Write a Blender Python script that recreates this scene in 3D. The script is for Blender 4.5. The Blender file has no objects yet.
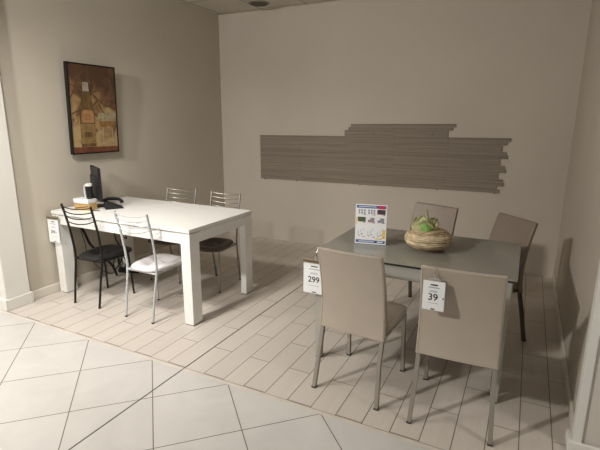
import bpy, bmesh, math, random
from mathutils import Vector, Matrix, Euler
random.seed(7)
PI = math.pi
sc = bpy.context.scene
COL = sc.collection

# ------------------------------------------------------------------ materials
def new_mat(name):
    m = bpy.data.materials.new(name); m.use_nodes = True
    nt = m.node_tree
    return m, nt, nt.nodes['Principled BSDF']

def mat(name, rgb, rough=0.5, metal=0.0, var=0.0, vscale=8.0, bump=0.0, bscale=60.0, stretch=(1, 1, 1), spec=0.5, trans=0.0):
    m, nt, b = new_mat(name)
    b.inputs['Roughness'].default_value = rough
    b.inputs['Metallic'].default_value = metal
    b.inputs['Specular IOR Level'].default_value = spec
    b.inputs['Transmission Weight'].default_value = trans
    tc = nt.nodes.new('ShaderNodeTexCoord'); mp = nt.nodes.new('ShaderNodeMapping')
    mp.inputs['Scale'].default_value = stretch
    nt.links.new(tc.outputs['Object'], mp.inputs['Vector'])
    n = nt.nodes.new('ShaderNodeTexNoise'); n.inputs['Scale'].default_value = vscale; n.inputs['Detail'].default_value = 4
    nt.links.new(mp.outputs['Vector'], n.inputs['Vector'])
    r = nt.nodes.new('ShaderNodeValToRGB')
    lo = [max(0, c * (1 - var)) for c in rgb]; hi = [min(1, c * (1 + var)) for c in rgb]
    r.color_ramp.elements[0].position = 0.3; r.color_ramp.elements[1].position = 0.7
    r.color_ramp.elements[0].color = (*lo, 1); r.color_ramp.elements[1].color = (*hi, 1)
    nt.links.new(n.outputs['Fac'], r.inputs['Fac'])
    nt.links.new(r.outputs['Color'], b.inputs['Base Color'])
    if bump:
        n2 = nt.nodes.new('ShaderNodeTexNoise'); n2.inputs['Scale'].default_value = bscale; n2.inputs['Detail'].default_value = 3
        nt.links.new(mp.outputs['Vector'], n2.inputs['Vector'])
        bp = nt.nodes.new('ShaderNodeBump'); bp.inputs['Strength'].default_value = bump; bp.inputs['Distance'].default_value = 0.004
        nt.links.new(n2.outputs['Fac'], bp.inputs['Height']); nt.links.new(bp.outputs['Normal'], b.inputs['Normal'])
    return m

def brick_mat(name, c1, c2, cm, bw, rh, offset, loc, rotz, mortar, rough=0.35, swap=False, veins=0.0, spec=0.5):
    m, nt, b = new_mat(name)
    b.inputs['Roughness'].default_value = rough
    b.inputs['Specular IOR Level'].default_value = spec
    tc = nt.nodes.new('ShaderNodeTexCoord'); src = tc.outputs['Object']
    if swap:
        s = nt.nodes.new('ShaderNodeSeparateXYZ'); c = nt.nodes.new('ShaderNodeCombineXYZ')
        nt.links.new(src, s.inputs[0]); nt.links.new(s.outputs['X'], c.inputs['Y']); nt.links.new(s.outputs['Y'], c.inputs['X'])
        src = c.outputs[0]
    mp = nt.nodes.new('ShaderNodeMapping'); mp.inputs['Location'].default_value = (loc[0], loc[1], 0)
    mp.inputs['Rotation'].default_value = (0, 0, rotz)
    nt.links.new(src, mp.inputs['Vector'])
    t = nt.nodes.new('ShaderNodeTexBrick'); t.offset = offset; t.offset_frequency = 2; t.squash = 1
    t.inputs['Color1'].default_value = (*c1, 1); t.inputs['Color2'].default_value = (*c2, 1); t.inputs['Mortar'].default_value = (*cm, 1)
    t.inputs['Scale'].default_value = 1; t.inputs['Mortar Size'].default_value = mortar; t.inputs['Mortar Smooth'].default_value = 0.1
    t.inputs['Brick Width'].default_value = bw; t.inputs['Row Height'].default_value = rh; t.inputs['Bias'].default_value = 0
    nt.links.new(mp.outputs['Vector'], t.inputs['Vector'])
    n = nt.nodes.new('ShaderNodeTexNoise'); n.inputs['Scale'].default_value = 3.5; n.inputs['Detail'].default_value = 6; n.inputs['Distortion'].default_value = 1.2
    mp2 = nt.nodes.new('ShaderNodeMapping')
    if swap: mp2.inputs['Scale'].default_value = (0.6, 7, 1)
    nt.links.new(mp.outputs['Vector'], mp2.inputs['Vector']); nt.links.new(mp2.outputs['Vector'], n.inputs['Vector'])
    mr = nt.nodes.new('ShaderNodeMapRange'); mr.inputs['From Min'].default_value = 0.3; mr.inputs['From Max'].default_value = 0.7
    mr.inputs['To Min'].default_value = 1 - veins; mr.inputs['To Max'].default_value = 1.0
    nt.links.new(n.outputs['Fac'], mr.inputs['Value'])
    mx = nt.nodes.new('ShaderNodeMix'); mx.data_type = 'RGBA'; mx.blend_type = 'MULTIPLY'; mx.inputs['Factor'].default_value = 1
    nt.links.new(t.outputs['Color'], mx.inputs['A']); nt.links.new(mr.outputs['Result'], mx.inputs['B'])
    nt.links.new(mx.outputs['Result'], b.inputs['Base Color'])
    bp = nt.nodes.new('ShaderNodeBump'); bp.invert = True; bp.inputs['Strength'].default_value = 0.4; bp.inputs['Distance'].default_value = 0.002
    nt.links.new(t.outputs['Fac'], bp.inputs['Height']); nt.links.new(bp.outputs['Normal'], b.inputs['Normal'])
    return m

M = {}
M['wall'] = mat('wall_paint', (0.53, 0.475, 0.405), 0.85, var=0.03, vscale=1.5, bump=0.05, bscale=120, spec=0.2)
M['wall_side'] = mat('side_wall_paint', (0.55, 0.50, 0.415), 0.8, var=0.03, vscale=1.5, bump=0.05, bscale=120, spec=0.2)
M['pier'] = mat('pier_paint', (0.76, 0.74, 0.69), 0.7, var=0.02, vscale=2, spec=0.2)
M['pier_beige'] = mat('pier_beige_paint', (0.66, 0.61, 0.55), 0.7, var=0.02, vscale=2, spec=0.2)
M['base'] = mat('baseboard_paint', (0.68, 0.64, 0.56), 0.5, var=0.02, vscale=4)
M['planks'] = brick_mat('plank_tiles', (0.60, 0.545, 0.485), (0.575, 0.522, 0.465), (0.17, 0.14, 0.11), 0.6, 0.1485, 0.5,
                        (-1.99 + 12.0, 1.82 + 0.1485 * 40), 0, 0.0026, rough=0.42, swap=True, veins=0.06)
M['marble'] = brick_mat('marble_tiles', (0.605, 0.582, 0.555), (0.585, 0.562, 0.535), (0.19, 0.155, 0.12), 0.433, 0.433, 0.0,
                        (2.857 + 0.433 * 20, 0.085 + 0.433 * 20), PI / 4, 0.0028, rough=0.22, veins=0.08)
M['border'] = mat('border_strip', (0.60, 0.54, 0.475), 0.4, var=0.06, vscale=12)
M['joint'] = mat('joint_metal', (0.05, 0.045, 0.04), 0.5, var=0.1)
M['ceiling'] = brick_mat('ceiling_tiles', (0.72, 0.68, 0.60), (0.70, 0.66, 0.58), (0.25, 0.22, 0.18), 0.6, 0.6, 0.0,
                         (3.05 + 12, -4.98 + 12), 0, 0.007, rough=0.9, veins=0.05, spec=0.1)
M['white_wood'] = mat('white_woodgrain', (0.80, 0.79, 0.755), 0.38, var=0.035, vscale=14, stretch=(1, 14, 14), bump=0.04, bscale=30)
M['black_metal'] = mat('black_tube', (0.010, 0.009, 0.0085), 0.4, var=0.1, spec=0.3)
M['white_metal'] = mat('white_tube', (0.43, 0.44, 0.435), 0.3, var=0.02)
M['grey_metal'] = mat('grey_tube', (0.30, 0.28, 0.255), 0.35, metal=0.6, var=0.05)
M['black_vinyl'] = mat('black_vinyl', (0.014, 0.0135, 0.0135), 0.45, var=0.15, bump=0.15, bscale=300)
M['white_vinyl'] = mat('white_vinyl', (0.74, 0.71, 0.72), 0.45, var=0.02, bump=0.1, bscale=300)
M['brown_vinyl'] = mat('brown_vinyl', (0.07, 0.045, 0.038), 0.45, var=0.15, bump=0.15, bscale=300)
M['leather'] = mat('taupe_leather', (0.435, 0.37, 0.30), 0.42, var=0.035, vscale=6, bump=0.12, bscale=260)
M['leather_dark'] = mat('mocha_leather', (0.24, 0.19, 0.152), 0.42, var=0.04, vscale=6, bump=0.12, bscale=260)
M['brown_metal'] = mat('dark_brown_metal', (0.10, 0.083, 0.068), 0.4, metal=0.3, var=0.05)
M['stitch'] = mat('taupe_piping', (0.40, 0.335, 0.265), 0.5, var=0.05)
M['taupe_metal'] = mat('taupe_metal', (0.34, 0.31, 0.265), 0.38, metal=0.35, var=0.04)
M['foot'] = mat('dark_foot', (0.05, 0.045, 0.04), 0.6, var=0.1)
M['glass_top'] = mat('grey_lacquered_glass', (0.285, 0.275, 0.24), 0.12, var=0.02, spec=0.7)
M['glass_edge'] = mat('glass_edge', (0.30, 0.30, 0.265), 0.2, var=0.02)
M['gap'] = mat('dark_gap', (0.03, 0.03, 0.028), 0.5, var=0.1)  # near-black colour for the shade in the gap below the glass top
M['grey_frame'] = mat('grey_table_frame', (0.42, 0.41, 0.365), 0.35, metal=0.15, var=0.03)
M['paper'] = mat('paper', (0.83, 0.84, 0.84), 0.6, var=0.015)
M['ink'] = mat('ink', (0.03, 0.03, 0.035), 0.6, var=0.05)
M['ink_grey'] = mat('ink_grey', (0.36, 0.37, 0.39), 0.6, var=0.05)
M['holder'] = mat('tag_holder', (0.27, 0.225, 0.17), 0.4, var=0.05)
M['chrome'] = mat('chrome', (0.65, 0.63, 0.58), 0.2, metal=0.9, var=0.03)
M['clear'] = mat('clear_plastic', (0.85, 0.85, 0.83), 0.1, var=0.01, trans=0.8)
M['blue'] = mat('blue_print', (0.05, 0.10, 0.30), 0.5, var=0.05)
M['red'] = mat('red_print', (0.62, 0.04, 0.10), 0.5, var=0.05)
M['yellow'] = mat('yellow_print', (0.80, 0.55, 0.12), 0.5, var=0.05)
M['pale_blue'] = mat('pale_blue_print', (0.55, 0.62, 0.72), 0.5, var=0.05)
M['photo_dark'] = mat('dark_product_print', (0.07, 0.05, 0.06), 0.5, var=0.3, vscale=60)
M['photo_grey'] = mat('grey_product_print', (0.30, 0.31, 0.37), 0.5, var=0.3, vscale=60)
M['photo_green'] = mat('green_product_print', (0.08, 0.11, 0.05), 0.5, var=0.3, vscale=60)
M['photo_mauve'] = mat('mauve_product_print', (0.36, 0.25, 0.29), 0.5, var=0.3, vscale=60)
M['straw'] = mat('straw', (0.50, 0.385, 0.235), 0.75, var=0.28, vscale=28, stretch=(1, 1, 5), bump=0.5, bscale=120)
M['straw_light'] = mat('straw_strand', (0.72, 0.60, 0.41), 0.75, var=0.25, vscale=40)
M['straw_dark'] = mat('straw_strand_dark', (0.33, 0.23, 0.12), 0.8, var=0.25, vscale=40)
M['petal'] = mat('pale_petal', (0.55, 0.54, 0.29), 0.6, var=0.15, vscale=30, bump=0.3, bscale=60)
M['leaf'] = mat('green_leaf', (0.21, 0.42, 0.09), 0.5, var=0.25, vscale=30, bump=0.3, bscale=60)
M['stem'] = mat('olive_stem', (0.30, 0.29, 0.13), 0.6, var=0.2, vscale=30)
M['black_plastic'] = mat('black_plastic', (0.010, 0.010, 0.011), 0.45, var=0.1, spec=0.35)
M['screen'] = mat('dark_screen', (0.012, 0.012, 0.013), 0.35, var=0.05, spec=0.35)
M['dark_grey_plastic'] = mat('dark_grey_plastic', (0.012, 0.012, 0.014), 0.5, var=0.1, spec=0.35)
M['kraft'] = mat('tan_cardboard', (0.50, 0.32, 0.12), 0.7, var=0.12, vscale=20, stretch=(1, 1, 6))
M['white_box'] = mat('white_cardboard', (0.80, 0.80, 0.80), 0.6, var=0.02)
M['dark_line'] = mat('dark_brown_band', (0.10, 0.055, 0.02), 0.7, var=0.2)
M['silver'] = mat('silver_white', (0.66, 0.66, 0.64), 0.35, var=0.04)
M['clad'] = mat('taupe_strip', (0.248, 0.207, 0.166), 0.75, var=0.13, vscale=5, stretch=(0.5, 1, 26), bump=0.3, bscale=30, spec=0.25)
M['clad2'] = mat('taupe_strip_light', (0.268, 0.225, 0.181), 0.75, var=0.13, vscale=5, stretch=(0.5, 1, 26), bump=0.3, bscale=30, spec=0.25)
M['clad3'] = mat('taupe_strip_dark', (0.225, 0.185, 0.146), 0.75, var=0.13, vscale=5, stretch=(0.5, 1, 26), bump=0.3, bscale=30, spec=0.25)
M['nail'] = mat('nail_steel', (0.12, 0.10, 0.08), 0.5, metal=0.5, var=0.1)
M['frame_black'] = mat('black_frame', (0.008, 0.007, 0.0065), 0.5, var=0.1, spec=0.25)
M['cv_brown'] = mat('canvas_brown', (0.185, 0.098, 0.052), 0.7, var=0.5, vscale=9, bump=0.15, bscale=150, spec=0.2)
def canvas_mat():
    m, nt, b = new_mat('canvas_ground'); b.inputs['Roughness'].default_value = .75; b.inputs['Specular IOR Level'].default_value = .2
    tc = nt.nodes.new('ShaderNodeTexCoord'); sp = nt.nodes.new('ShaderNodeSeparateXYZ'); nt.links.new(tc.outputs['Object'], sp.inputs[0])
    n = nt.nodes.new('ShaderNodeTexNoise'); n.inputs['Scale'].default_value = 7; n.inputs['Detail'].default_value = 7; n.inputs['Distortion'].default_value = .8
    nt.links.new(tc.outputs['Object'], n.inputs['Vector'])
    a = nt.nodes.new('ShaderNodeMath'); a.operation = 'MULTIPLY_ADD'; a.inputs[1].default_value = -1.25; nt.links.new(sp.outputs['Z'], a.inputs[0])
    k = nt.nodes.new('ShaderNodeMath'); k.operation = 'MULTIPLY_ADD'; k.inputs[1].default_value = 1.9; k.inputs[2].default_value = .02; nt.links.new(n.outputs['Fac'], k.inputs[0])
    nt.links.new(k.outputs[0], a.inputs[2])
    r = nt.nodes.new('ShaderNodeValToRGB'); e = r.color_ramp.elements
    e[0].position = .10; e[0].color = (.095, .050, .028, 1); e[1].position = .80; e[1].color = (.42, .30, .145, 1)
    x = e.new(.38); x.color = (.175, .092, .047, 1); x = e.new(.55); x.color = (.28, .17, .08, 1)
    nt.links.new(a.outputs[0], r.inputs['Fac']); nt.links.new(r.outputs['Color'], b.inputs['Base Color'])
    return m
M['cv_ground'] = canvas_mat()
M['cv_gold'] = mat('canvas_gold', (0.44, 0.29, 0.125), 0.7, var=0.32, vscale=10, spec=0.2)
M['cv_branch'] = mat('canvas_branch', (0.12, 0.068, 0.038), 0.7, var=0.4, vscale=25, spec=0.2)
M['cv_red'] = mat('canvas_red', (0.15, 0.055, 0.03), 0.7, var=0.3, vscale=15, spec=0.2)
M['cv_bottle'] = mat('canvas_bottle', (0.14, 0.085, 0.035), 0.6, var=0.4, vscale=14, stretch=(2, 1, .6), spec=0.2)
M['cv_wine'] = mat('canvas_wine', (0.36, 0.19, 0.085), 0.6, var=0.4, vscale=16, spec=0.2)
M['cv_label'] = mat('canvas_label', (0.25, 0.16, 0.065), 0.6, var=0.3, vscale=24, spec=0.2)
M['cv_caps'] = mat('canvas_capsule', (0.33, 0.29, 0.24), 0.6, var=0.25, vscale=20, spec=0.2)
M['cv_glass'] = mat('canvas_glass', (0.34, 0.29, 0.18), 0.6, var=0.35, vscale=30, spec=0.2)
M['cv_amber'] = mat('canvas_amber', (0.26, 0.13, 0.045), 0.6, var=0.3, vscale=30, spec=0.2)
M['fixture'] = mat('grey_grille', (0.16, 0.14, 0.105), 0.6, var=0.1)
M['fixture_ring'] = mat('grey_ring', (0.24, 0.21, 0.165), 0.5, var=0.05)

# ------------------------------------------------------------------ mesh builder
class MB:
    def __init__(s): s.v = []; s.f = []; s.mi = []; s.cur = 0
    def add(s, vs, fs):
        o = len(s.v); s.v += [tuple(v) for v in vs]
        for f in fs: s.f.append(tuple(i + o for i in f)); s.mi.append(s.cur)
    def box(s, c, d, rot=None):
        hx, hy, hz = d[0] / 2, d[1] / 2, d[2] / 2
        vs = [Vector((x, y, z)) for x in (-hx, hx) for y in (-hy, hy) for z in (-hz, hz)]
        if rot: vs = [rot @ v for v in vs]
        vs = [v + Vector(c) for v in vs]
        s.add(vs, [(0, 1, 3, 2), (4, 6, 7, 5), (0, 4, 5, 1), (2, 3, 7, 6), (0, 2, 6, 4), (1, 5, 7, 3)])
    def bb(s, x0, x1, y0, y1, z0, z1): s.box(((x0 + x1) / 2, (y0 + y1) / 2, (z0 + z1) / 2), (x1 - x0, y1 - y0, z1 - z0))
    def tube(s, pts, r, n=10, square=False, closed=False):
        pts = [Vector(p) for p in pts]; N = len(pts)
        rs = r if isinstance(r, (list, tuple)) else [r] * N
        if square: n = 4
        up = None; rings = []
        for i, p in enumerate(pts):
            if closed: t = (pts[(i + 1) % N] - pts[i - 1]).normalized()
            else: t = (pts[min(i + 1, N - 1)] - pts[max(i - 1, 0)]).normalized()
            if up is None:
                a = Vector((0, 1, 0)) if abs(t.y) < 0.9 else Vector((1, 0, 0))
                up = (a - t * a.dot(t)).normalized()
            else: up = (up - t * up.dot(t)).normalized()
            sd = t.cross(up)
            ring = []
            for k in range(n):
                an = 2 * PI * (k + (0.5 if square else 0)) / n
                q = rs[i] * (math.sqrt(2) if square else 1)
                ring.append(p + up * math.cos(an) * q + sd * math.sin(an) * q)
            rings.append(ring)
        vs = [v for rg in rings for v in rg]; fs = []
        for i in range(N if closed else N - 1):
            j = (i + 1) % N
            for k in range(n): fs.append((i * n + k, i * n + (k + 1) % n, j * n + (k + 1) % n, j * n + k))
        if not closed:
            fs.append(tuple(range(n - 1, -1, -1))); fs.append(tuple((N - 1) * n + k for k in range(n)))
        s.add(vs, fs)
    def prism(s, poly, a0, a1, axis='y'):
        n = len(poly)
        def P(u, w, a): return (u, a, w) if axis == 'y' else ((a, u, w) if axis == 'x' else (u, w, a))
        vs = [P(u, w, a0) for u, w in poly] + [P(u, w, a1) for u, w in poly]
        fs = [tuple(range(n)), tuple(range(2 * n - 1, n - 1, -1))] + [(i, (i + 1) % n, n + (i + 1) % n, n + i) for i in range(n)]
        s.add(vs, fs)
    def loft(s, rings):
        n = len(rings[0]); vs = [v for r in rings for v in r]; fs = []
        for i in range(len(rings) - 1):
            for k in range(n): fs.append((i * n + k, i * n + (k + 1) % n, (i + 1) * n + (k + 1) % n, (i + 1) * n + k))
        fs.append(tuple(range(n - 1, -1, -1))); fs.append(tuple((len(rings) - 1) * n + k for k in range(n)))
        s.add(vs, fs)
    def lathe(s, prof, n=32, c=(0, 0, 0)):
        s.loft([[(c[0] + r * math.cos(2 * PI * k / n), c[1] + r * math.sin(2 * PI * k / n), c[2] + z) for k in range(n)] for r, z in prof])
    def build(s, name, mats, parent=None, smooth=False, bevel=0, seg=2, subsurf=0, loc=None, rot=None):
        me = bpy.data.meshes.new(name); me.from_pydata(s.v, [], s.f)
        if not isinstance(mats, (list, tuple)): mats = [mats]
        for m in mats: me.materials.append(m)
        for p, i in zip(me.polygons, s.mi): p.material_index = i
        bm = bmesh.new(); bm.from_mesh(me); bmesh.ops.recalc_face_normals(bm, faces=bm.faces); bm.to_mesh(me); bm.free()
        if smooth:
            for p in me.polygons: p.use_smooth = True
            try: me.set_sharp_from_angle(angle=math.radians(40))
            except Exception: pass
        o = bpy.data.objects.new(name, me); COL.objects.link(o)
        if parent: o.parent = parent
        if loc: o.location = loc
        if rot: o.rotation_euler = rot
        if bevel:
            b = o.modifiers.new('bevel', 'BEVEL'); b.width = bevel; b.segments = seg; b.limit_method = 'ANGLE'; b.angle_limit = math.radians(35)
        if subsurf:
            b = o.modifiers.new('sub', 'SUBSURF'); b.levels = subsurf; b.render_levels = subsurf
        return o

def thing(name, label, cat, loc=(0, 0, 0), rot=(0, 0, 0), group=None):
    o = bpy.data.objects.new(name, None); COL.objects.link(o); o.empty_display_size = 0.1
    o.location = loc; o.rotation_euler = rot if isinstance(rot, (tuple, list)) else (0, 0, rot)
    o['label'] = label; o['category'] = cat
    if group: o['group'] = group
    return o
def tag(o, label, cat, group=None):
    o['label'] = label; o['category'] = cat
    if group: o['group'] = group
    return o
def struct(mb, name, m, label, cat, **k):
    o = mb.build(name, m, **k); o['kind'] = 'structure'; o['label'] = label; o['category'] = cat
    return o
def dup(root, loc, rz, label, swap=None):
    def one(o, par):
        c = o.copy(); COL.objects.link(c); c.parent = par
        if swap and c.type == 'MESH':
            c.data = o.data.copy()
            for i, m in enumerate(c.data.materials):
                if m and m.name in swap: c.data.materials[i] = swap[m.name]
        for ch in list(o.children): one(ch, c)
        return c
    r = one(root, None)
    r.location = loc; r.rotation_euler = (0, 0, rz); r['label'] = label
    return r
def smooth_path(pts, n=6):
    P = [Vector(p) for p in pts]; out = []
    for i in range(len(P) - 1):
        p0 = P[max(i - 1, 0)]; p1 = P[i]; p2 = P[i + 1]; p3 = P[min(i + 2, len(P) - 1)]
        for k in range(n):
            t = k / n
            out.append(0.5 * ((2 * p1) + (p2 - p0) * t + (2 * p0 - 5 * p1 + 4 * p2 - p3) * t * t + (3 * p1 - p0 - 3 * p2 + p3) * t ** 3))
    out.append(P[-1]); return out
def text_mesh(body, size, m, parent, loc, name='price', bold=0.0, rot=(PI / 2, 0, 0)):
    cu = bpy.data.curves.new(name, 'FONT'); cu.body = body; cu.size = size; cu.align_x = 'CENTER'; cu.align_y = 'CENTER'
    cu.extrude = 0.0003; cu.offset = bold
    t = bpy.data.objects.new('tmp', cu); COL.objects.link(t)
    dg = bpy.context.evaluated_depsgraph_get()
    me = bpy.data.meshes.new_from_object(t.evaluated_get(dg)); me.name = name
    bpy.data.objects.remove(t)
    me.materials.clear(); me.materials.append(m)
    o = bpy.data.objects.new(name, me); COL.objects.link(o); o.parent = parent; o.location = loc; o.rotation_euler = rot
    return o

# ------------------------------------------------------------------ the room
XL, XR, YB, ZC = -3.75, 0.36, 5.04, 2.853
YS = 1.985      # where the plank floor starts
b = MB(); b.bb(XL - .1, XR + .1, YS, YB + .1, -0.1, 0.0); b.bb(XR + .1, 3.5, YS - .03, 2.4, -.1, 0); b.bb(-7.5, XL - .1, YS - .03, 2.4, -.1, 0); struct(b, 'floor', M['planks'], 'beige plank tile floor under both tables', 'floor')
b = MB(); b.bb(-7.5, 3.5, -3.0, YS - 0.03, -0.1, 0.0); struct(b, 'floor_front', M['marble'], 'pale marble tile floor laid diagonally in the foreground', 'floor')
b = MB(); b.bb(XL - .1, XR + .1, YS - 0.03, YS - 0.004, -0.1, 0.0005)
b.cur = 1; b.bb(XL - .1, XR + .1, YS - 0.004, YS, -0.1, -0.0005)
struct(b, 'trim_1', [M['border'], M['joint']], 'narrow beige border strip between plank tiles and marble tiles', 'trim')
b = MB(); b.bb(-1.825, -1.818, -3.0, YB, -0.004, 0.0012); struct(b, 'trim_2', M['joint'], 'long dark expansion joint running across the floor to the back wall', 'trim')
b = MB(); b.bb(XL - .15, XR + .15, YB, YB + .15, 0, ZC); struct(b, 'wall_back', M['wall'], 'plain beige back wall behind the cladding sample', 'wall')
b = MB(); b.prism([(XL - .15, 2.15), (XL - .006, 2.15), (XL + .026, YB), (XL - .15, YB)], 0, ZC, axis='z'); struct(b, 'wall_left', M['wall_side'], 'beige left wall with the picture on it', 'wall')
b = MB(); b.bb(XR, XR + .15, 2.32, YB, 0, ZC); struct(b, 'wall_right', M['wall'], 'beige right wall beside the glass table', 'wall')
b = MB(); b.bb(-7.5, 3.5, -3.0, YB + .15, ZC, ZC + .1); struct(b, 'ceiling', M['ceiling'], 'pale suspended tile ceiling', 'ceiling')
# end of the left wall: a whiter pier standing a little proud
b = MB(); b.bb(-5.2, XL + .035, 1.995, 2.2, 0, ZC); struct(b, 'wall_left_end', M['pier'], 'white pier at the near end of the left wall', 'wall', bevel=0.006)
# end of the right wall
b = MB(); b.bb(XR + .012, 2.2, 2.285, 2.32, 0, ZC); struct(b, 'wall_right_end', M['pier_beige'], 'pinkish beige pier at the near end of the right wall', 'wall')
b = MB(); b.bb(XR - .022, XR + .016, 2.27, 2.34, 0, ZC); struct(b, 'trim_3', M['pier'], 'white corner post on the near end of the right wall', 'trim', bevel=0.003)
def baseboard(name, x0, x1, y0, y1, label, h=0.085, m='base'):
    b = MB(); b.bb(x0, x1, y0, y1, 0.0, h); struct(b, name, M[m], label, 'baseboard', bevel=0.005)
b = MB(); b.prism([(XL - .01, 2.215), (XL + .010, 2.215), (XL + .040, YB), (XL + .02, YB)], 0, .08, axis='z'); struct(b, 'baseboard_left', M['base'], 'pale baseboard along the left wall', 'baseboard', bevel=0.005)
baseboard('baseboard_right', XR - .016, XR, 2.335, YB, 'beige baseboard along the right wall', 0.08)
b = MB(); b.bb(XL + .035, XL + .05, 1.9955, 2.1995, 0, 0.095); b.bb(-5.2, XL + .05, 1.98, 1.995, 0, 0.095); b.bb(XL + .015, XL + .05, 2.2, 2.215, 0, 0.095)
struct(b, 'baseboard_left_end', M['pier'], 'white baseboard around the left pier', 'baseboard', bevel=0.004)
b = MB(); b.bb(XR - .042, XR - .022, 2.2705, 2.36, 0, .05); b.bb(XR - .042, 2.2, 2.250, 2.27, 0, .05)
struct(b, 'baseboard_right_end', M['pier'], 'low white skirting at the foot of the right corner post', 'baseboard', bevel=0.003)

# ------------------------------------------------------------------ ceiling fixture
t = thing('ceiling_speaker', 'round grey fixture set in the tile ceiling near the back wall', 'ceiling fixture', (-2.93, 4.74, ZC))
b = MB(); b.lathe([(0.118, 0.0), (0.12, -0.006), (0.105, -0.014), (0.098, -0.012), (0.098, 0.0)]); b.build('ring', M['fixture_ring'], t, smooth=True)
b = MB(); b.lathe([(0.097, -0.001), (0.097, -0.008), (0.05, -0.012), (0.004, -0.013)])
for k in range(5): b.lathe([(0.018 + k * .017, -0.006), (0.018 + k * .017, -0.0145), (0.024 + k * .017, -0.0145), (0.024 + k * .017, -0.006)])
b.build('grille', M['fixture'], t, smooth=True)

# ------------------------------------------------------------------ wall cladding
cl = thing('wall_cladding', 'long taupe strip cladding sample with stepped right end on the back wall', 'wall cladding', (-3.115, YB, 0.806), (0, math.radians(-0.45), 0))
RH = 0.1400; PL = 0.587; SH = RH / 4
CM = [M['clad'], M['clad2'], M['clad3']]
def clad_panel(x0, x1, z0, row, left_z=False, right_z=False):
    b = MB()
    for s_ in range(4):
        za = z0 + s_ * SH; zb = za + SH - 0.0008
        off = [0.0, 0.0, 0.065, 0.052][s_] if row not in (3, 4) else [0.0, 0.0, 0.045, 0.075][s_]
        if s_ < 2 and row == 0 and right_z and s_ == 0: off = 0.03
        xa = x0 + (off if left_z else 0); xb = x1 + (off if right_z else 0)
        rr = random.Random(row * 31 + s_ * 7 + 5)
        for q in range(3):
            b.cur = rr.choice([0, 0, 1, 2]) if random.random() < .8 else random.choice([0, 1, 2])
            th = rr.uniform(.010, .0135)
            b.bb(xa, xb, -th, 0, za + q * SH / 3, za + (q + 1) * SH / 3 - (.0008 if q == 2 else 0))
    b.build('cladding_panel', CM, cl)
for r in range(4):
    for k in range(5):
        xe = (k + 1) * PL if k < 4 else 2.875 - (3 - r) * 0.006
        clad_panel(k * PL, xe - (.0008 if k < 4 else 0), r * RH, r, right_z=(k == 4))
# partial top row: its lower half steps out to the left
b0 = 1.165
for k in range(2):
    clad_panel(b0 + k * PL, b0 + (k + 1) * PL - .0008, 4 * RH, 4, left_z=(k == 0), right_z=(k == 1))
for i, (x, z) in enumerate([(-3.05, 0.795), (-2.58, 0.798), (-1.741, 0.795), (-0.853, 0.797), (-0.274, 0.797)]):
    b = MB(); b.tube([(0, 0, -.016), (0, -.016, -.015)], .0035, 8); b.tube([(0, -.0145, -.015), (0, -.0185, -.015)], .007, 10)
    z = .817 + .0079 * (x + 3.115); o = b.build('support_nail', M['nail'], loc=(x, YB, z))
    tag(o, ['nail under the far left end of the cladding', 'second nail from the left under the cladding', 'nail under the middle of the cladding, behind the leaflet',
            'nail under the cladding above the woven vase', 'nail under the stepped right end of the cladding'][i], 'nail', 'nails under the cladding')
for i, (x, z) in enumerate([(-1.596, 1.392), (-0.939, 1.398)]):
    b = MB(); b.tube([(0, -.012, 0), (0, -.019, 0)], .007, 10); o = b.build('screw', M['nail'], cl, loc=(x + 3.115, 0, z - 0.803))

# ------------------------------------------------------------------ picture
pic = thing('picture', 'black framed still life of wine bottle and glasses on the left wall', 'picture', (XL + .060, 2.995, 1.235), (math.radians(2.4), 0, PI / 2))
W, H = 0.52, 0.805
b = MB()
for (x0, x1, z0, z1) in ((-W / 2, -W / 2 + .012, 0, H), (W / 2 - .012, W / 2, 0, H), (-W / 2, W / 2, 0, .012), (-W / 2, W / 2, H - .012, H)): b.bb(x0, x1, -.004, .034, z0, z1)
b.bb(-W / 2 + .012, W / 2 - .012, .012, .034, .012, H - .012)
b.build('frame', M['frame_black'], pic, bevel=.0015)
b = MB(); b.bb(-W / 2 + .012, W / 2 - .012, 0, .012, .012, H - .012)
b.cur = 2
def branch(pts, r):
    P = smooth_path([(x, -.0008, z) for x, z in pts], 5)
    for p, q in zip(P[:-1], P[1:]):
        d = (q - p); n = Vector((-d.z, 0, d.x)).normalized() * r
        b.prism([((p + n).x, (p + n).z), ((q + n).x, (q + n).z), ((q - n).x, (q - n).z), ((p - n).x, (p - n).z)], -.0011, 0)
branch([(-.24, .62), (-.15, .58), (-.03, .55), (.10, .46), (.24, .42)], .007)
branch([(-.03, .55), (.08, .58), (.20, .52)], .005); branch([(.02, .52), (.10, .38), (.20, .36)], .006); branch([(-.24, .36), (-.17, .39), (-.10, .36)], .006)
branch([(-.24, .50), (-.16, .66), (-.10, .74)], .005); branch([(.04, .49), (-.02, .42), (.0, .36)], .006); branch([(.12, .43), (.20, .46), (.24, .50)], .005)
b.cur = 3; b.prism([(-.248, .012), (-.248, .065), (.248, .058), (.248, .012)], -.0008, 0)
b.cur = 4
bx = -.082
def sym(p, cx): return [(cx + x, z) for x, z in p] + [(cx - x, z) for x, z in reversed(p)]
b.prism(sym([(.076, .065), (.080, .075), (.081, .37), (.075, .42), (.054, .49), (.036, .56), (.028, .62)], bx), -.0016, 0)
b.cur = 5; b.prism(sym([(.066, .285), (.068, .34), (.060, .385), (.03, .40)], bx + .004), -.0019, 0)
b.cur = 6; b.prism(sym([(.078, .095), (.079, .275)], bx), -.0019, 0)
b.cur = 4; b.prism(sym([(.040, .15), (.042, .20)], bx), -.0021, 0)
b.cur = 7; b.prism(sym([(.034, .565), (.028, .635), (.025, .645)], bx), -.002, 0)
b.cur = 2; b.prism(sym([(.019, .645), (.019, .668)], bx), -.002, 0)
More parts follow.
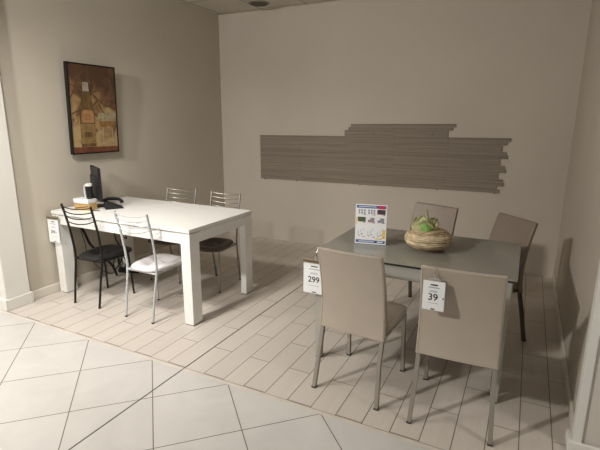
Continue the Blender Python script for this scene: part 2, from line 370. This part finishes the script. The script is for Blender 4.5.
for gx, s_ in ((.088, .95), (.190, .90)):
    b.cur = 8; b.prism([(gx + x * s_, z) for x, z in ((-.048, .375), (-.055, .33), (-.045, .265), (-.007, .235), (-.005, .10), (-.036, .08), (.036, .08), (.005, .10), (.007, .235), (.045, .265), (.055, .33), (.048, .375))], -.0022, 0)
    b.cur = 9; b.prism([(gx + x * s_, z) for x, z in ((-.050, .300), (-.042, .262), (-.006, .240), (.006, .240), (.042, .262), (.050, .300))], -.0026, 0)
b.build('canvas', [M['cv_ground'], M['cv_gold'], M['cv_branch'], M['cv_red'], M['cv_bottle'], M['cv_wine'], M['cv_label'], M['cv_caps'], M['cv_glass'], M['cv_amber']], pic)

# ------------------------------------------------------------------ white dining table
TX0, TX1, TY0, TY1 = -3.715, -2.155, 2.472, 3.315
tw = thing('dining_table', 'long white wood dining table with thick square legs by the left wall', 'table', ((TX0 + TX1) / 2, (TY0 + TY1) / 2, 0))
hx, hy = (TX1 - TX0) / 2, (TY1 - TY0) / 2
b = MB(); b.bb(-hx, hx, -hy, hy, .737, .765); b.build('tabletop', M['white_wood'], tw, bevel=.002)
b = MB(); b.bb(-hx + .02, hx - .02, -hy + .02, hy - .02, .727, .737); b.build('spacer', M['white_wood'], tw)
for sy in (-1, 1):
    b = MB(); y = sy * (hy - .012); b.bb(-hx + .09, hx - .09, min(y, y - sy * .022), max(y, y - sy * .022), .645, .727); b.build('apron', M['white_wood'], tw, bevel=.0015)
for sx in (-1, 1):
    b = MB(); x = sx * (hx - .012); b.bb(min(x, x - sx * .022), max(x, x - sx * .022), -hy + .11, hy - .11, .645, .727); b.build('apron', M['white_wood'], tw, bevel=.0015)
# extension slide cover on the near apron
b = MB(); b.bb(0.10, 0.16, -hy + .009, -hy + .012, .652, .720); b.build('extension_catch', M['white_wood'], tw, bevel=.001)
lw, ld = .088, .110
for sx in (-1, 1):
    for sy in (-1, 1):
        lw = .088 if sy < 0 else .058
        x = sx * (hx - lw / 2 - .002); y = sy * (hy - ld / 2 - .002)
        b = MB(); b.bb(-lw / 2, lw / 2, -ld / 2, ld / 2, .006, .727); lg = b.build('leg', M['white_wood'], tw, bevel=.003, loc=(x, y, 0))
        b = MB(); b.bb(-lw / 2 + .004, lw / 2 - .004, -ld / 2 + .004, ld / 2 - .004, 0, .006); b.build('foot_pad', M['foot'], lg)

# ------------------------------------------------------------------ tubular chairs round the white table
def make_tube_chair(label, metal, vinyl):
    t = thing('dining_chair', label, 'chair', group='tubular chairs around the white table')
    for sx in (-1, 1):
        b = MB()
        P = smooth_path([(sx * .143, -.19, .004), (sx * .147, -.160, .20), (sx * .152, -.132, .36), (sx * .156, -.126, .46), (sx * .160, -.150, .66), (sx * .164, -.196, .872)], 6)
        b.tube(P, .0095, 12); lg = b.build('back_leg', M[metal], t, smooth=True)
        b = MB(); b.tube([(sx * .143, -.19, 0), (sx * .143, -.19, .012)], .0115, 12); b.build('foot_cap', M['foot'], lg, smooth=True)
        b = MB(); b.tube([(sx * .160, .188, .004), (sx * .152, .172, .30), (sx * .148, .165, .395)], .009, 12); lg = b.build('front_leg', M[metal], t, smooth=True)
        b = MB(); b.tube([(sx * .160, .188, 0), (sx * .160, .188, .012)], .011, 12); b.build('foot_cap', M['foot'], lg, smooth=True)
    for k, z in enumerate((.860, .823, .784, .745)):
        y = -.126 - (z - .46) * .170
        b = MB(); b.tube(smooth_path([(-.163, y, z), (-.10, y - .022, z - .010 - k * .003), (0, y - .032, z - .016 - k * .004), (.10, y - .022, z - .010 - k * .003), (.163, y, z)], 6), .0048, 8)
        b.build('back_rail', M[metal], t, smooth=True)
    b = MB(); b.tube(smooth_path([(-.152, -.130, .387), (-.15, .0, .387), (-.148, .165, .387), (0, .185, .387), (.148, .165, .387), (.15, 0, .387), (.152, -.130, .387)], 4), .008, 8)
    b.tube([(-.152, -.130, .387), (.152, -.130, .387)], .008, 8); b.build('seat_frame', M[metal], t, smooth=True)
    # seat pad: rounded trapezoid, slightly domed
    out = []
    for k in range(40):
        a = 2 * PI * k / 40; ca, sa = math.cos(a), math.sin(a)
        ex = 3.6
        r = (abs(ca) ** ex + abs(sa) ** ex) ** (-1 / ex)
        u, v = r * ca, r * sa
        out.append(((.164 + .020 * v) * u, (.050 + .205 * v)))
    cx, cy = 0, .050
    rings = []
    for s_, z in ((.90, .391), (.97, .395), (1.0, .405), (.985, .418), (.93, .425), (.7, .430), (.35, .387), (.02, .433)):
        rings.append([(cx + (x - cx) * s_, cy + (y - cy) * s_, z) for x, y in out])
    b = MB(); b.loft(rings); b.build('seat', M[vinyl], t, smooth=True)
    return t
ch_b = make_tube_chair('black tubular chair with black seat at the near side of the white table', 'black_metal', 'black_vinyl')
def repl(a, b_): return {a[i]: b_[i] for i in range(len(a))}
old = (M['black_metal'].name, M['black_vinyl'].name)
dup(ch_b, (-2.618, 2.557, 0), math.radians(0.5), 'white tubular chair with white seat at the near side of the white table', {old[0]: M['white_metal'], old[1]: M['white_vinyl']})
dup(ch_b, (-2.566, 3.31, 0), math.radians(182), 'grey tubular chair with dark brown seat behind the right end of the white table', {old[0]: M['grey_metal'], old[1]: M['brown_vinyl']})
dup(ch_b, (-3.085, 3.31, 0), math.radians(190), 'grey tubular chair behind the middle of the white table, mostly hidden under it', {old[0]: M['grey_metal'], old[1]: M['brown_vinyl']})
ch_b.location = (-3.236, 2.56, 0); ch_b.rotation_euler = (0, 0, math.radians(3))

# ------------------------------------------------------------------ things on the white table
ZT = .765
o = MB(); o.bb(-.085, .085, -.045, .045, 0, .062)
o.cur = 1; o.box((0, -.0452, .027), (.155, .0016, .010), Matrix.Rotation(math.radians(-9), 3, 'Y')); o.bb(-.080, .080, -.0458, -.045, .052, .055)
tan = o.build('cardboard_box', [M['kraft'], M['dark_line']], loc=(-3.476, 2.648, ZT), rot=(0, 0, math.radians(6)), bevel=.0015)
tag(tan, 'flat tan box with dark diagonal line under the white box by the monitor', 'box')
t = thing('paper_box', 'flat white box lying on the tan box beside the monitor', 'box', (-3.480, 2.646, ZT + .0625), math.radians(4))
b = MB(); b.bb(-.084, .084, -.044, .044, 0, .030); b.build('tray', M['white_box'], t, bevel=.0015)
b = MB(); b.bb(-.087, .087, -.047, .047, .030, .038); b.bb(-.087, .087, -.047, -.0455, .010, .030); b.bb(-.087, -.0855, -.047, .047, .010, .030); b.bb(.0855, .087, -.047, .047, .010, .030)
b.build('lid', M['white_box'], t, bevel=.001)
t = thing('tumbler', 'small black and silver cup standing on the white box', 'cup', (-3.424, 2.656, ZT + .1010))
b = MB(); b.lathe([(.024, 0), (.027, .004), (.028, .10), (.028, .115), (.025, .115), (.023, .012), (.001, .010)], 28); b.build('body', M['black_plastic'], t, smooth=True)
b = MB(); b.lathe([(.029, .113), (.030, .120), (.029, .132), (.018, .136), (.001, .136)], 28); b.build('lid', M['silver'], t, smooth=True)
b = MB(); b.tube(smooth_path([(-.023, -.014, .122), (-.031, -.020, .105), (-.031, -.020, .03), (-.022, -.012, .006)], 5), .0065, 8); b.build('handle', M['silver'], t, smooth=True)

# monitor
ang = math.atan2(.21, -.36)            # from the near edge to the far edge
mc = Vector((-3.520, 2.815, 0))
t = thing('monitor', 'thin black computer monitor seen edge-on at the left end of the white table', 'monitor', (mc.x, mc.y, ZT), ang + PI)
# local +x runs to the near edge, local +y is the screen side
hw = .205
b = MB(); b.bb(-hw, hw, -.012, .012, .068, .365); b.build('bezel', M['black_plastic'], t, bevel=.004)
b = MB(); b.bb(-hw + .014, hw - .014, .012, .0128, .075, .352); b.build('screen', M['screen'], t)
b = MB(); b.loft([[(x * s_, -.012 - d, .19 + z * s_) for x, z in ((-.15, -.10), (.15, -.10), (.15, .10), (-.15, .10))] for s_, d in ((1, 0), (.92, .018), (.6, .026))]); b.build('rear_cover', M['dark_grey_plastic'], t, bevel=.003)
b = MB(); b.bb(-.03, .03, -.040, -.020, .008, .20); b.build('neck', M['black_plastic'], t, bevel=.003)
b = MB(); b.lathe([(.088, 0), (.09, .005), (.06, .010), (.02, .012), (.001, .012)], 32, (0, .0, 0)); b.build('base', M['black_plastic'], t, smooth=True)

# desk telephone
A = Vector((-3.330, 2.700, 0)); B = Vector((-3.228, 2.850, 0))
dr = (A - B).normalized()            # the body rises from its low edge at B towards A
t = thing('telephone', 'black wedge-shaped desk telephone in front of the monitor on the white table', 'telephone', (B.x - .055 * .85, B.y + .055 * .53, ZT), math.atan2(dr.y, dr.x) - PI / 2)
b = MB(); b.prism([(0, 0), (0, .006), (.138, .066), (.154, .060), (.154, 0)], -.065, .065, axis='x'); b.build('body', M['dark_grey_plastic'], t, bevel=.003)
b = MB(); b.tube(smooth_path([(.078, -.005, .028), (.080, .002, .050), (.082, .03, .066), (.082, .10, .074), (.082, .140, .066), (.080, .152, .050)], 5), [.017] * 5 + [.014] * 16 + [.017] * 5, 12); b.build('handset', M['black_plastic'], t, smooth=True)
for i in range(3):
    for j in range(4):
        y = .028 + j * .022; b = MB(); b.box((-.035 + i * .022, y, .0075 + y * .424), (.015, .014, .005), Matrix.Rotation(math.atan(.424), 3, 'X')); b.build('key', M['black_plastic'], t)
b = MB(); b.tube([(0, 0, .004), (.085, .018, .004), (.095, .020, .004)], [.004, .004, .0015], 8)
o = b.build('pen', M['ink'], loc=(-3.395, 2.618, ZT), rot=(0, 0, .2)); tag(o, 'small dark pen lying near the tan box on the white table', 'pen')

# cables below the white table
def cable(name, pts, r, label, cat='cable'):
    b = MB(); b.tube(smooth_path(pts, 6), r, 6); o = b.build(name, M['black_plastic'], smooth=True); tag(o, label, cat); return o
cable('power_cable', [(-3.30, 2.93, .735), (-3.42, 2.90, .60), (-3.36, 2.90, .50), (-3.29, 2.90, .46), (-3.33, 2.91, .52), (-3.42, 2.90, .56), (-3.46, 2.92, .44), (-3.40, 2.94, .30), (-3.47, 2.95, .17), (-3.55, 2.96, .10), (-3.57, 2.97, .18), (-3.48, 2.98, .26), (-3.42, 2.99, .18), (-3.50, 3.0, .10), (-3.56, 3.02, .20), (-3.60, 3.05, .10), (-3.62, 3.10, .03)], .006,
      'tangled black cable hanging under the white table behind the black chair')
cable('monitor_cable', [(-3.66, 2.62, .72), (-3.62, 2.66, .60), (-3.64, 2.72, .42), (-3.69, 2.78, .28), (-3.70, 2.90, .10), (-3.70, 3.02, .012), (-3.69, 3.06, .010)], .0035, 'thin black cable running down beside the left table leg')
cable('cable_sleeve', [(-3.70, 2.72, .735), (-3.715, 2.75, .58), (-3.70, 2.78, .48), (-3.67, 2.80, .38), (-3.62, 2.85, .29), (-3.55, 2.92, .16), (-3.58, 3.0, .02)], .013, 'thick black cable sleeve bending down under the left end of the white table', 'cable')
t = thing('power_strip', 'black power block lying on the floor by the wall under the white table', 'power strip', (-3.58, 3.16, 0), math.radians(20))
b = MB(); b.bb(-.11, .11, -.03, .03, 0, .045); b.build('housing', M['black_plastic'], t, bevel=.006)
for k in range(3):
    b = MB(); b.lathe([(.019, .0445), (.019, .047), (.015, .047), (.014, .0455), (.001, .0455)], 16, (-.07 + k * .07, 0, 0)); b.build('socket', M['dark_grey_plastic'], t, smooth=True)

# ------------------------------------------------------------------ glass table
GX0, GX1, GY0, GY1 = -1.150, 0.022, 2.478, 3.300
gt = thing('dining_table', 'grey glass-topped dining table with square metal legs on the right', 'table', ((GX0 + GX1) / 2, (GY0 + GY1) / 2, 0))
gx, gy = (GX1 - GX0) / 2, (GY1 - GY0) / 2
b = MB(); b.bb(-gx, gx, -gy, gy, .735, .745); b.build('glass_top', M['glass_top'], gt, bevel=.0025, seg=3)
b = MB(); b.bb(-gx + .012, gx - .012, -gy + .012, gy - .012, .722, .735); b.build('gap_shade', M['gap'], gt)  # dark slab paints the shaded gap between glass and apron
gz0, gz1 = .640, .722
b = MB()
for sy in (-1, 1):
    y = sy * (gy - .030); b.bb(-gx + .06, gx - .06, y - .011, y + .011, gz0, gz1)
    b.build('apron', M['grey_frame'], gt, bevel=.002); b = MB()
for sx in (-1, 1):
    x = sx * (gx - .030); b.bb(x - .011, x + .011, -gy + .06, gy - .06, gz0, gz1)
    b.build('apron', M['grey_frame'], gt, bevel=.002); b = MB()
for sx in (-1, 1):
    for sy in (-1, 1):
        x, y = sx * (gx - .034) - (.016 if sx > 0 else 0), sy * (gy - .036) if sy < 0 else gy - .07
        b = MB(); b.loft([[(q * w, p * w, z) for q, p in ((-1, -1), (1, -1), (1, 1), (-1, 1))] for w, z in ((.020, .008), (.025, .60), (.026, gz1))])
        lg = b.build('leg', M['grey_frame'], gt, bevel=.003, loc=(x, y, 0))
        b = MB(); b.bb(-.019, .019, -.019, .019, 0, .008); b.build('foot_pad', M['foot'], lg)

# ------------------------------------------------------------------ upholstered chairs
def make_chair(label):
    t = thing('dining_chair', label, 'chair', group='leather chairs around the glass table')
    rings = []
    prof = [(.375, -.176), (.42, -.166), (.50, -.163), (.58, -.168), (.67, -.183), (.76, -.206), (.83, -.228), (.872, -.243)]
    for i, (z, y) in enumerate(prof):
        s_ = i / (len(prof) - 1); w = .201 - .010 * s_; th = .034 - .008 * s_
        ring = []
        K = 8
        for k in range(K + 1):
            u = -1 + 2 * k / K; ring.append((u * w, y - .012 * (1 - u * u) * (.4 + s_ * .6), z))
        for k in range(K, -1, -1):
            u = -1 + 2 * k / K; ring.append((u * w, y + th - .012 * (1 - u * u) * (.4 + s_ * .6), z))
        rings.append(ring)
    b = MB(); b.loft(rings); bk = b.build('backrest', M['leather'], t, smooth=True, bevel=.006, seg=3)
    # stitched seam just inside the edge of the rear face
    b = MB()
    def rear(u, z):
        for (z0, y0), (z1, y1) in zip(prof[:-1], prof[1:]):
            if z0 <= z <= z1:
                f = (z - z0) / (z1 - z0); s_ = (z - .375) / .497
                return (u * (.201 - .010 * s_), y0 + (y1 - y0) * f - .012 * (1 - u * u) * (.4 + s_ * .6) - .0002, z)
    for sx in (-1, 1): b.tube([rear(sx * .955, z) for z in (.385, .45, .53, .62, .70, .78, .84, .862)], .0011, 5)
    b.tube([rear(-.955 + k * .191, .863) for k in range(11)], .0011, 5)
    b.build('seam', M['stitch'], bk)
    b = MB()
    R_ = []
    for s_, z in ((.96, .400), (1, .408), (1, .430), (.985, .440), (.95, .445), (.6, .448), (.02, .449)):
        ring = []
        for k in range(64):
            a = 2 * PI * (k + .5) / 64; ca, sa = math.cos(a), math.sin(a); r = (abs(ca) ** 16 + abs(sa) ** 16) ** (-1 / 16)
            ring.append((r * ca * .196 * s_, .042 + r * sa * .196 * s_, z))
        R_.append(ring)
    b.loft(R_); b.build('seat', M['leather'], t, smooth=True)
    b = MB()
    for sx in (-1, 1): b.bb(sx * .182 - .010, sx * .182 + .010, -.15, .21, .380, .402)
    b.bb(-.172, .172, .190, .210, .380, .402); b.bb(-.172, .172, -.155, -.137, .380, .402); b.build('seat_frame', M['taupe_metal'], t, bevel=.002)
    for sx in (-1, 1):
        b = MB(); b.tube([(sx * .198, -.232, .006), (sx * .186, -.190, .24), (sx * .184, -.152, .40)], .0115, square=True); lg = b.build('rear_leg', M['taupe_metal'], t, bevel=.002)
        b = MB(); b.box((sx * .198, -.232, .005), (.026, .026, .010)); b.build('foot_cap', M['foot'], lg)
        b = MB(); b.tube([(sx * .188, .222, .006), (sx * .184, .205, .40)], .0115, square=True); lg = b.build('front_leg', M['taupe_metal'], t, bevel=.002)
        b = MB(); b.box((sx * .188, .222, .005), (.026, .026, .010)); b.build('foot_cap', M['foot'], lg)
    return t
u1 = make_chair('taupe leather chair at the near left of the glass table, beside the 299 tag')
c2loc, c2rot = (-0.222, 2.348, 0), math.radians(2)
dup(u1, c2loc, c2rot, 'taupe leather chair with the 39 price tag on its back')
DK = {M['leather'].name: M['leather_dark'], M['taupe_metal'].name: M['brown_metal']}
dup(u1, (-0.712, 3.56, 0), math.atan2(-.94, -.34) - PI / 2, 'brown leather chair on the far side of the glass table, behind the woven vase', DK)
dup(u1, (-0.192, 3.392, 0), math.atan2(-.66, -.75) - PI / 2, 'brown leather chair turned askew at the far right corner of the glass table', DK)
u1.location = (-0.776, 2.385, 0); u1.rotation_euler = (0, 0, math.radians(-5))

# ------------------------------------------------------------------ price tags (front faces local -Y, origin at the top centre of the card)
def price_tag(name, label, loc, rz, w, h, price, holder=True, ps=.04):
    t = thing(name, label, 'price tag', loc, rz)
    b = MB(); b.bb(-w / 2, w / 2, -.0010, .0010, -h, 0); b.build('card', M['paper'], t)
    def ln(x0, x1, z, th, nm='text_line', m='ink_grey'):
        b = MB(); b.bb(x0 * w, x1 * w, -.0016, -.0009, -z * h - th / 2, -z * h + th / 2); b.build(nm, M[m], t)
    ln(-.15, .17, .125, .007, 'heading', 'ink'); ln(-.09, .09, .96, .006, 'footer', 'ink')
    ln(-.24, .26, .215, .005); ln(-.16, .16, .33, .003); ln(-.20, .18, .365, .003); ln(-.25, .25, .75, .002)
    text_mesh(price, ps, M['ink'], t, (-.002, -.0013, -.555 * h), bold=.0007)
    if holder:
        b = MB(); b.bb(-w / 2 - .004, w / 2 + .004, -.006, .006, -.004, .026); b.cur = 1; b.bb(-w / 2 - .002, w / 2 + .002, -.0066, -.006, .004, .014); b.build('holder', [M['holder'], M['dark_line']], t, bevel=.0015)
    return t
t = price_tag('price_tag', 'white 259 price card in taupe holder on the left leg of the white table', (-3.674, 2.452, .697), math.radians(3), .132, .215, '259.-', ps=.036)
b = MB(); b.tube([(.03, 0, .02), (.03, .012, .028)], .004, 8); b.build('hook', M['chrome'], t)
t = price_tag('price_tag', 'white 299 price card in taupe holder hanging at the left corner of the glass table', (-1.128, 2.440, .680), 0, .148, .205, '299', ps=.054)
b = MB(); b.tube(smooth_path([(.018, .0, .022), (.016, -.006, .050), (.022, .004, .078), (.040, .024, .084), (.055, .045, .0765)], 6), .009, 10)
b.build('clamp', M['chrome'], t, smooth=True)
# 39 tag hangs on the back of the second chair
t = price_tag('price_tag', 'white 39 price card hung on the back of the front taupe chair', (-.334, 2.088, .808), math.radians(2), .102, .147, '39', holder=False, ps=.048)
b = MB(); b.bb(-.030, .030, .0012, .0024, -.012, .016); b.build('holder', M['clear'], t, bevel=.001)
b = MB(); b.tube(smooth_path([(0, .002, .014), (0, .0, .030), (.003, .002, .050), (0, .004, .075)], 5), .0016, 6); b.build('hook', M['chrome'], t)
b = MB(); b.bb(.043, .048, -.0016, -.0009, -.087, -.077); b.build('mark', M['ink'], t)

# ------------------------------------------------------------------ leaflet stand on the glass table
ZG = .7452
t = thing('leaflet_stand', 'upright white leaflet with blue bands and product pictures on the glass table', 'leaflet', (-.880, 2.786, ZG), (0, 0, math.radians(11)))
lean = Matrix.Rotation(math.radians(-5), 4, 'X')
sheet = bpy.data.objects.new('tmp', None)
LW, LH = .205, .268
b = MB(); b.bb(-LW / 2 - .003, LW / 2 + .003, .001, .003, .003, LH + .006); b.bb(-LW / 2 - .003, LW / 2 + .003, .001, .085, 0, .003)
b.bb(-LW / 2 - .003, LW / 2 + .003, .020, .022, .003, .05); b.build('acrylic_holder', M['clear'], t)
b = MB(); b.bb(-LW / 2, LW / 2, -.0008, .0008, .004, .004 + LH)
def pr(m, u0, u1, v0, v1, d=.0003):
    b.cur = m; b.bb(-LW / 2 + u0 * LW, -LW / 2 + u1 * LW, -.0008 - d, -.0008, .004 + v0 * LH, .004 + v1 * LH)
pr(1, .03, .97, .905, .975); pr(1, .03, .97, .03, .10); pr(2, .73, .93, .895, .98, .0006); pr(0, .10, .66, .935, .950, .0006); pr(3, .12, .62, .05, .08, .0006); pr(0, .72, .90, .05, .08, .0006)
th = {(0, 0): 6, (1, 0): 6, (2, 0): 5, (0, 1): 7, (1, 1): 8, (2, 1): 6, (0, 2): 3, (1, 2): 3, (2, 2): 3}
for (i, j), m in th.items():
    u = .07 + i * .31; v = .74 - j * .20 if j < 2 else .18
    if m == 6 and j == 0:
        for q in range(3):
            for w_ in range(2): pr(6, u + .02 + q * .085, u + .075 + q * .085, v + .02 + w_ * .06, v + .07 + w_ * .06)
    elif m in (5, 7):
        pr(m, u, u + .26, v + .02, v + .14)
        pr(2 if m == 5 else 4, u + .01, u + .05 if m == 5 else u + .03, v + .02, v + .05, .0006)
    elif j == 1: pr(m, u + .02, u + .23, v + .01, v + .08); pr(m, u + .10, u + .23, v + .06, v + .13)
    else:
        for q in range(3): pr(3, u + .02 + q * .08, u + .05 + q * .08, v + .05 + (q * 37 % 3) * .05, v + .14 + (q * 37 % 3) * .04)
        pr(6, u + .03, u + .10, v + .02, v + .04); pr(8, u + .12, u + .17, v + .05, v + .08)
        if i == 2: pr(4, u + .19, u + .28, v - .02, v + .20); pr(4, u - .03, u + .19, v - .05, v - .02)
    pr(2, u + .16, u + .20, v - .005, v + .008); pr(5, u + .21, u + .25, v - .005, v + .012)
pr(4, .015, .05, .50, .66)
b.build('printed_sheet', [M['paper'], M['blue'], M['red'], M['pale_blue'], M['yellow'], M['photo_dark'], M['photo_grey'], M['photo_green'], M['photo_mauve']], t)
bpy.data.objects.remove(sheet)

# ------------------------------------------------------------------ woven vase and flower
VX, VY = -.518, 2.865
t = thing('woven_vase', 'squat round straw-wrapped vase on the glass table', 'vase', (VX, VY, ZG))
RV, HV = .146, .141
def vprof(u):                       # u from -1 (foot) to 1 (mouth)
    return RV * (max(0, 1 - abs(u) ** 2.3)) ** .5
prof = [(.03, .0), (.075, .0)] + [(max(.07, vprof(u)), HV / 2 + u * HV / 2) for u in [(-.88 + .08 * k) for k in range(22)]] + [(.062, HV * .955), (.055, HV * .93), (.05, HV * .80), (.002, HV * .78)]
b = MB(); b.lathe(prof, 40); b.build('body', M['straw'], t, smooth=True)
b = MB()
rnd = random.Random(3)
for k in range(120):
    u0 = rnd.uniform(-.84, .86); tl = rnd.uniform(-.16, .16); ph = rnd.uniform(0, 2 * PI); a0 = rnd.uniform(0, 2 * PI); span = rnd.uniform(1.2, 4.0); n = 16
    pts = []
    for i in range(n + 1):
        a = a0 + span * i / n; u = max(-.9, min(.9, u0 + tl * math.sin(a + ph) + .02 * math.sin(5 * a + k)))
        r = max(.07, vprof(u)) + .0015
        pts.append((r * math.cos(a), r * math.sin(a), HV / 2 + u * HV / 2))
    b.cur = 0 if rnd.random() < .68 else 1
    b.tube(pts, rnd.uniform(.0014, .0028), 4)
b.build('straw_wrap', [M['straw_light'], M['straw_dark']], t)

fl = thing('artificial_flower', 'pale green artificial flower with cupped petals set in the woven vase', 'flower', (VX - .012, VY - .045, ZG + HV * .80))
def petal(az, length, width, lift, curl, m, name, base=(0, 0, 0), cup=.25, roll=0):
    vs = []; nu, nv = 10, 8
    for i in range(nu + 1):
        s_ = i / nu
        wd = width * (math.sin(PI * min(1, .10 + .90 * s_ ** .8)) ** .7 if s_ < 1 else 0.02)
        el = lift + curl * s_
        r = length * s_ * math.cos(lift + curl * s_ * .5); z = length * s_ * math.sin(lift + curl * s_ * .5)
        for j in range(nv + 1):
            q = -1 + 2 * j / nv
            cupz = cup * width * q * q
            rip = .004 * math.sin(9 * s_ + 5 * q + az * 3) * s_
            nx, nz = -math.sin(el), math.cos(el)
            x = r + nx * (cupz + rip); zz = z + nz * (cupz + rip)
            y = q * wd
            ca, sa = math.cos(az), math.sin(az)
            vs.append((base[0] + x * ca - y * sa, base[1] + x * sa + y * ca, base[2] + zz))
    n = len(vs); fs = []
    for i in range(nu):
        for j in range(nv): a = i * (nv + 1) + j; fs.append((a, a + 1, a + nv + 2, a + nv + 1))
    b = MB(); b.add(vs, fs); o = b.build(name, m, fl, smooth=True)
    sd = o.modifiers.new('solid', 'SOLIDIFY'); sd.thickness = .0022; sd.offset = 0
    return o
D = math.radians
zb = .030
def fan(base, face, lean, turn, length, width, m, name, point=.5, cup=.3):
    # a leaf blade standing up and facing the azimuth `face`, leaning back, turned sideways in its own plane
    Rm = Matrix.Rotation(face + PI / 2, 3, 'Z') @ Matrix.Rotation(-lean, 3, 'X') @ Matrix.Rotation(turn, 3, 'Y')
    nu, nv = 12, 10; vs = []; fs = []
    for i in range(nu + 1):
        s_ = i / nu; wd = width * max(.04, math.sin(PI * min(1, .06 + .94 * s_) ** (1.0 + point)) ** .6)
        for j in range(nv + 1):
            q = -1 + 2 * j / nv
            p = Vector((q * wd, -cup * width * (q * q) + .30 * length * (.5 - s_) ** 2 * 1.6 + .0035 * math.sin(q * 14) * s_, length * (s_ - .10 * q * q * s_)))
            vs.append(Rm @ p + Vector(base))
    for i in range(nu):
        for j in range(nv): a = i * (nv + 1) + j; fs.append((a, a + 1, a + nv + 2, a + nv + 1))
    b = MB(); b.add(vs, fs); o = b.build(name, m, fl, smooth=True)
    sd = o.modifiers.new('solid', 'SOLIDIFY'); sd.thickness = .002; sd.offset = 0
FC = D(282)
fan((-.004, -.018, .014), FC - .25, D(28), D(-38), .118, .056, M['petal'], 'petal', point=-.1)
fan((-.008, .002, .012), FC - .1, D(15), D(-14), .105, .050, M['petal'], 'petal', point=0)
fan((.016, -.004, .014), FC + .3, D(20), D(30), .105, .042, M['petal'], 'petal', point=.15)
fan((.018, .014, .012), FC + .6, D(10), D(44), .105, .036, M['petal'], 'petal', point=.2)
fan((-.010, .020, .010), FC + PI, D(30), D(10), .095, .050, M['petal'], 'petal', point=.1)
fan((.012, .024, .010), FC + PI - .8, D(35), D(-15), .095, .046, M['petal'], 'petal', point=.1)
fan((.014, -.046, .006), FC + .1, D(24), D(8), .092, .040, M['leaf'], 'leaf', point=.5, cup=-.35)
fan((.020, -.034, .000), FC + .4, D(48), D(48), .090, .028, M['leaf'], 'leaf', point=.5, cup=-.3)
b = MB(); b.tube(smooth_path([(.006, -.012, -.0), (.012, -.022, .06), (.010, -.022, .115), (.000, -.020, .165)], 5), [.007] * 4 + [.0065] * 5 + [.006] * 4 + [.004] * 2 + [.0025], 8); b.build('stem', M['stem'], fl, smooth=True)

# ------------------------------------------------------------------ camera
f_px, yaw, pitch, roll = 447.8, 0.466898, -0.2292563, 0.00546195
cy, sy, cp, sp = math.cos(yaw), math.sin(yaw), math.cos(pitch), math.sin(pitch)
F = Vector((-sy * cp, cy * cp, sp)); r = Vector((cy, sy, 0)); u = r.cross(F)
r2 = r * math.cos(roll) + u * math.sin(roll); u2 = -r * math.sin(roll) + u * math.cos(roll)
cam = bpy.data.cameras.new('camera'); cam.sensor_width = 36; cam.sensor_fit = 'HORIZONTAL'; cam.lens = f_px / 600 * 36; cam.clip_start = .02
co = bpy.data.objects.new('camera', cam); COL.objects.link(co)
co.matrix_world = Matrix(((r2.x, u2.x, -F.x, 0), (r2.y, u2.y, -F.y, 0), (r2.z, u2.z, -F.z, 1.55), (0, 0, 0, 1)))
sc.camera = co

# ------------------------------------------------------------------ light: the store's ceiling lamps in front of the alcove
def area(name, loc, target, size, power, color=(1, .90, .77), spread=180):
    l = bpy.data.lights.new(name, 'AREA'); l.shape = 'SQUARE'; l.size = size; l.energy = power; l.color = color; l.spread = math.radians(spread)
    o = bpy.data.objects.new(name, l); COL.objects.link(o); o.location = loc
    o.rotation_euler = (Vector(target) - Vector(loc)).to_track_quat('-Z', 'Y').to_euler()
    return o
WARM = (1, .965, .915)
area('store_lamp', (-2.9, -0.8, 2.80), (-1.6, 3.4, .4), .22, 118, WARM)
area('store_lamp', (-2.5, 1.25, 2.82), (-2.85, 2.6, .3), .55, 33, WARM, 105)
area('store_lamp', (-4.6, .2, 2.80), (-3.9, 2.2, .6), .4, 17, WARM, 100)
area('store_lamp', (1.9, 1.5, 2.80), (1.0, 2.2, .8), .4, 22, WARM)
w = bpy.data.worlds.new('world'); sc.world = w; w.use_nodes = True
bg = w.node_tree.nodes['Background']; bg.inputs['Color'].default_value = (1, .95, .89, 1); bg.inputs['Strength'].default_value = 0.11

sc.view_settings.view_transform = 'Standard'; sc.view_settings.look = 'None'; sc.view_settings.gamma = 1; sc.view_settings.use_curve_mapping = False
sc.view_settings.exposure = 0.13
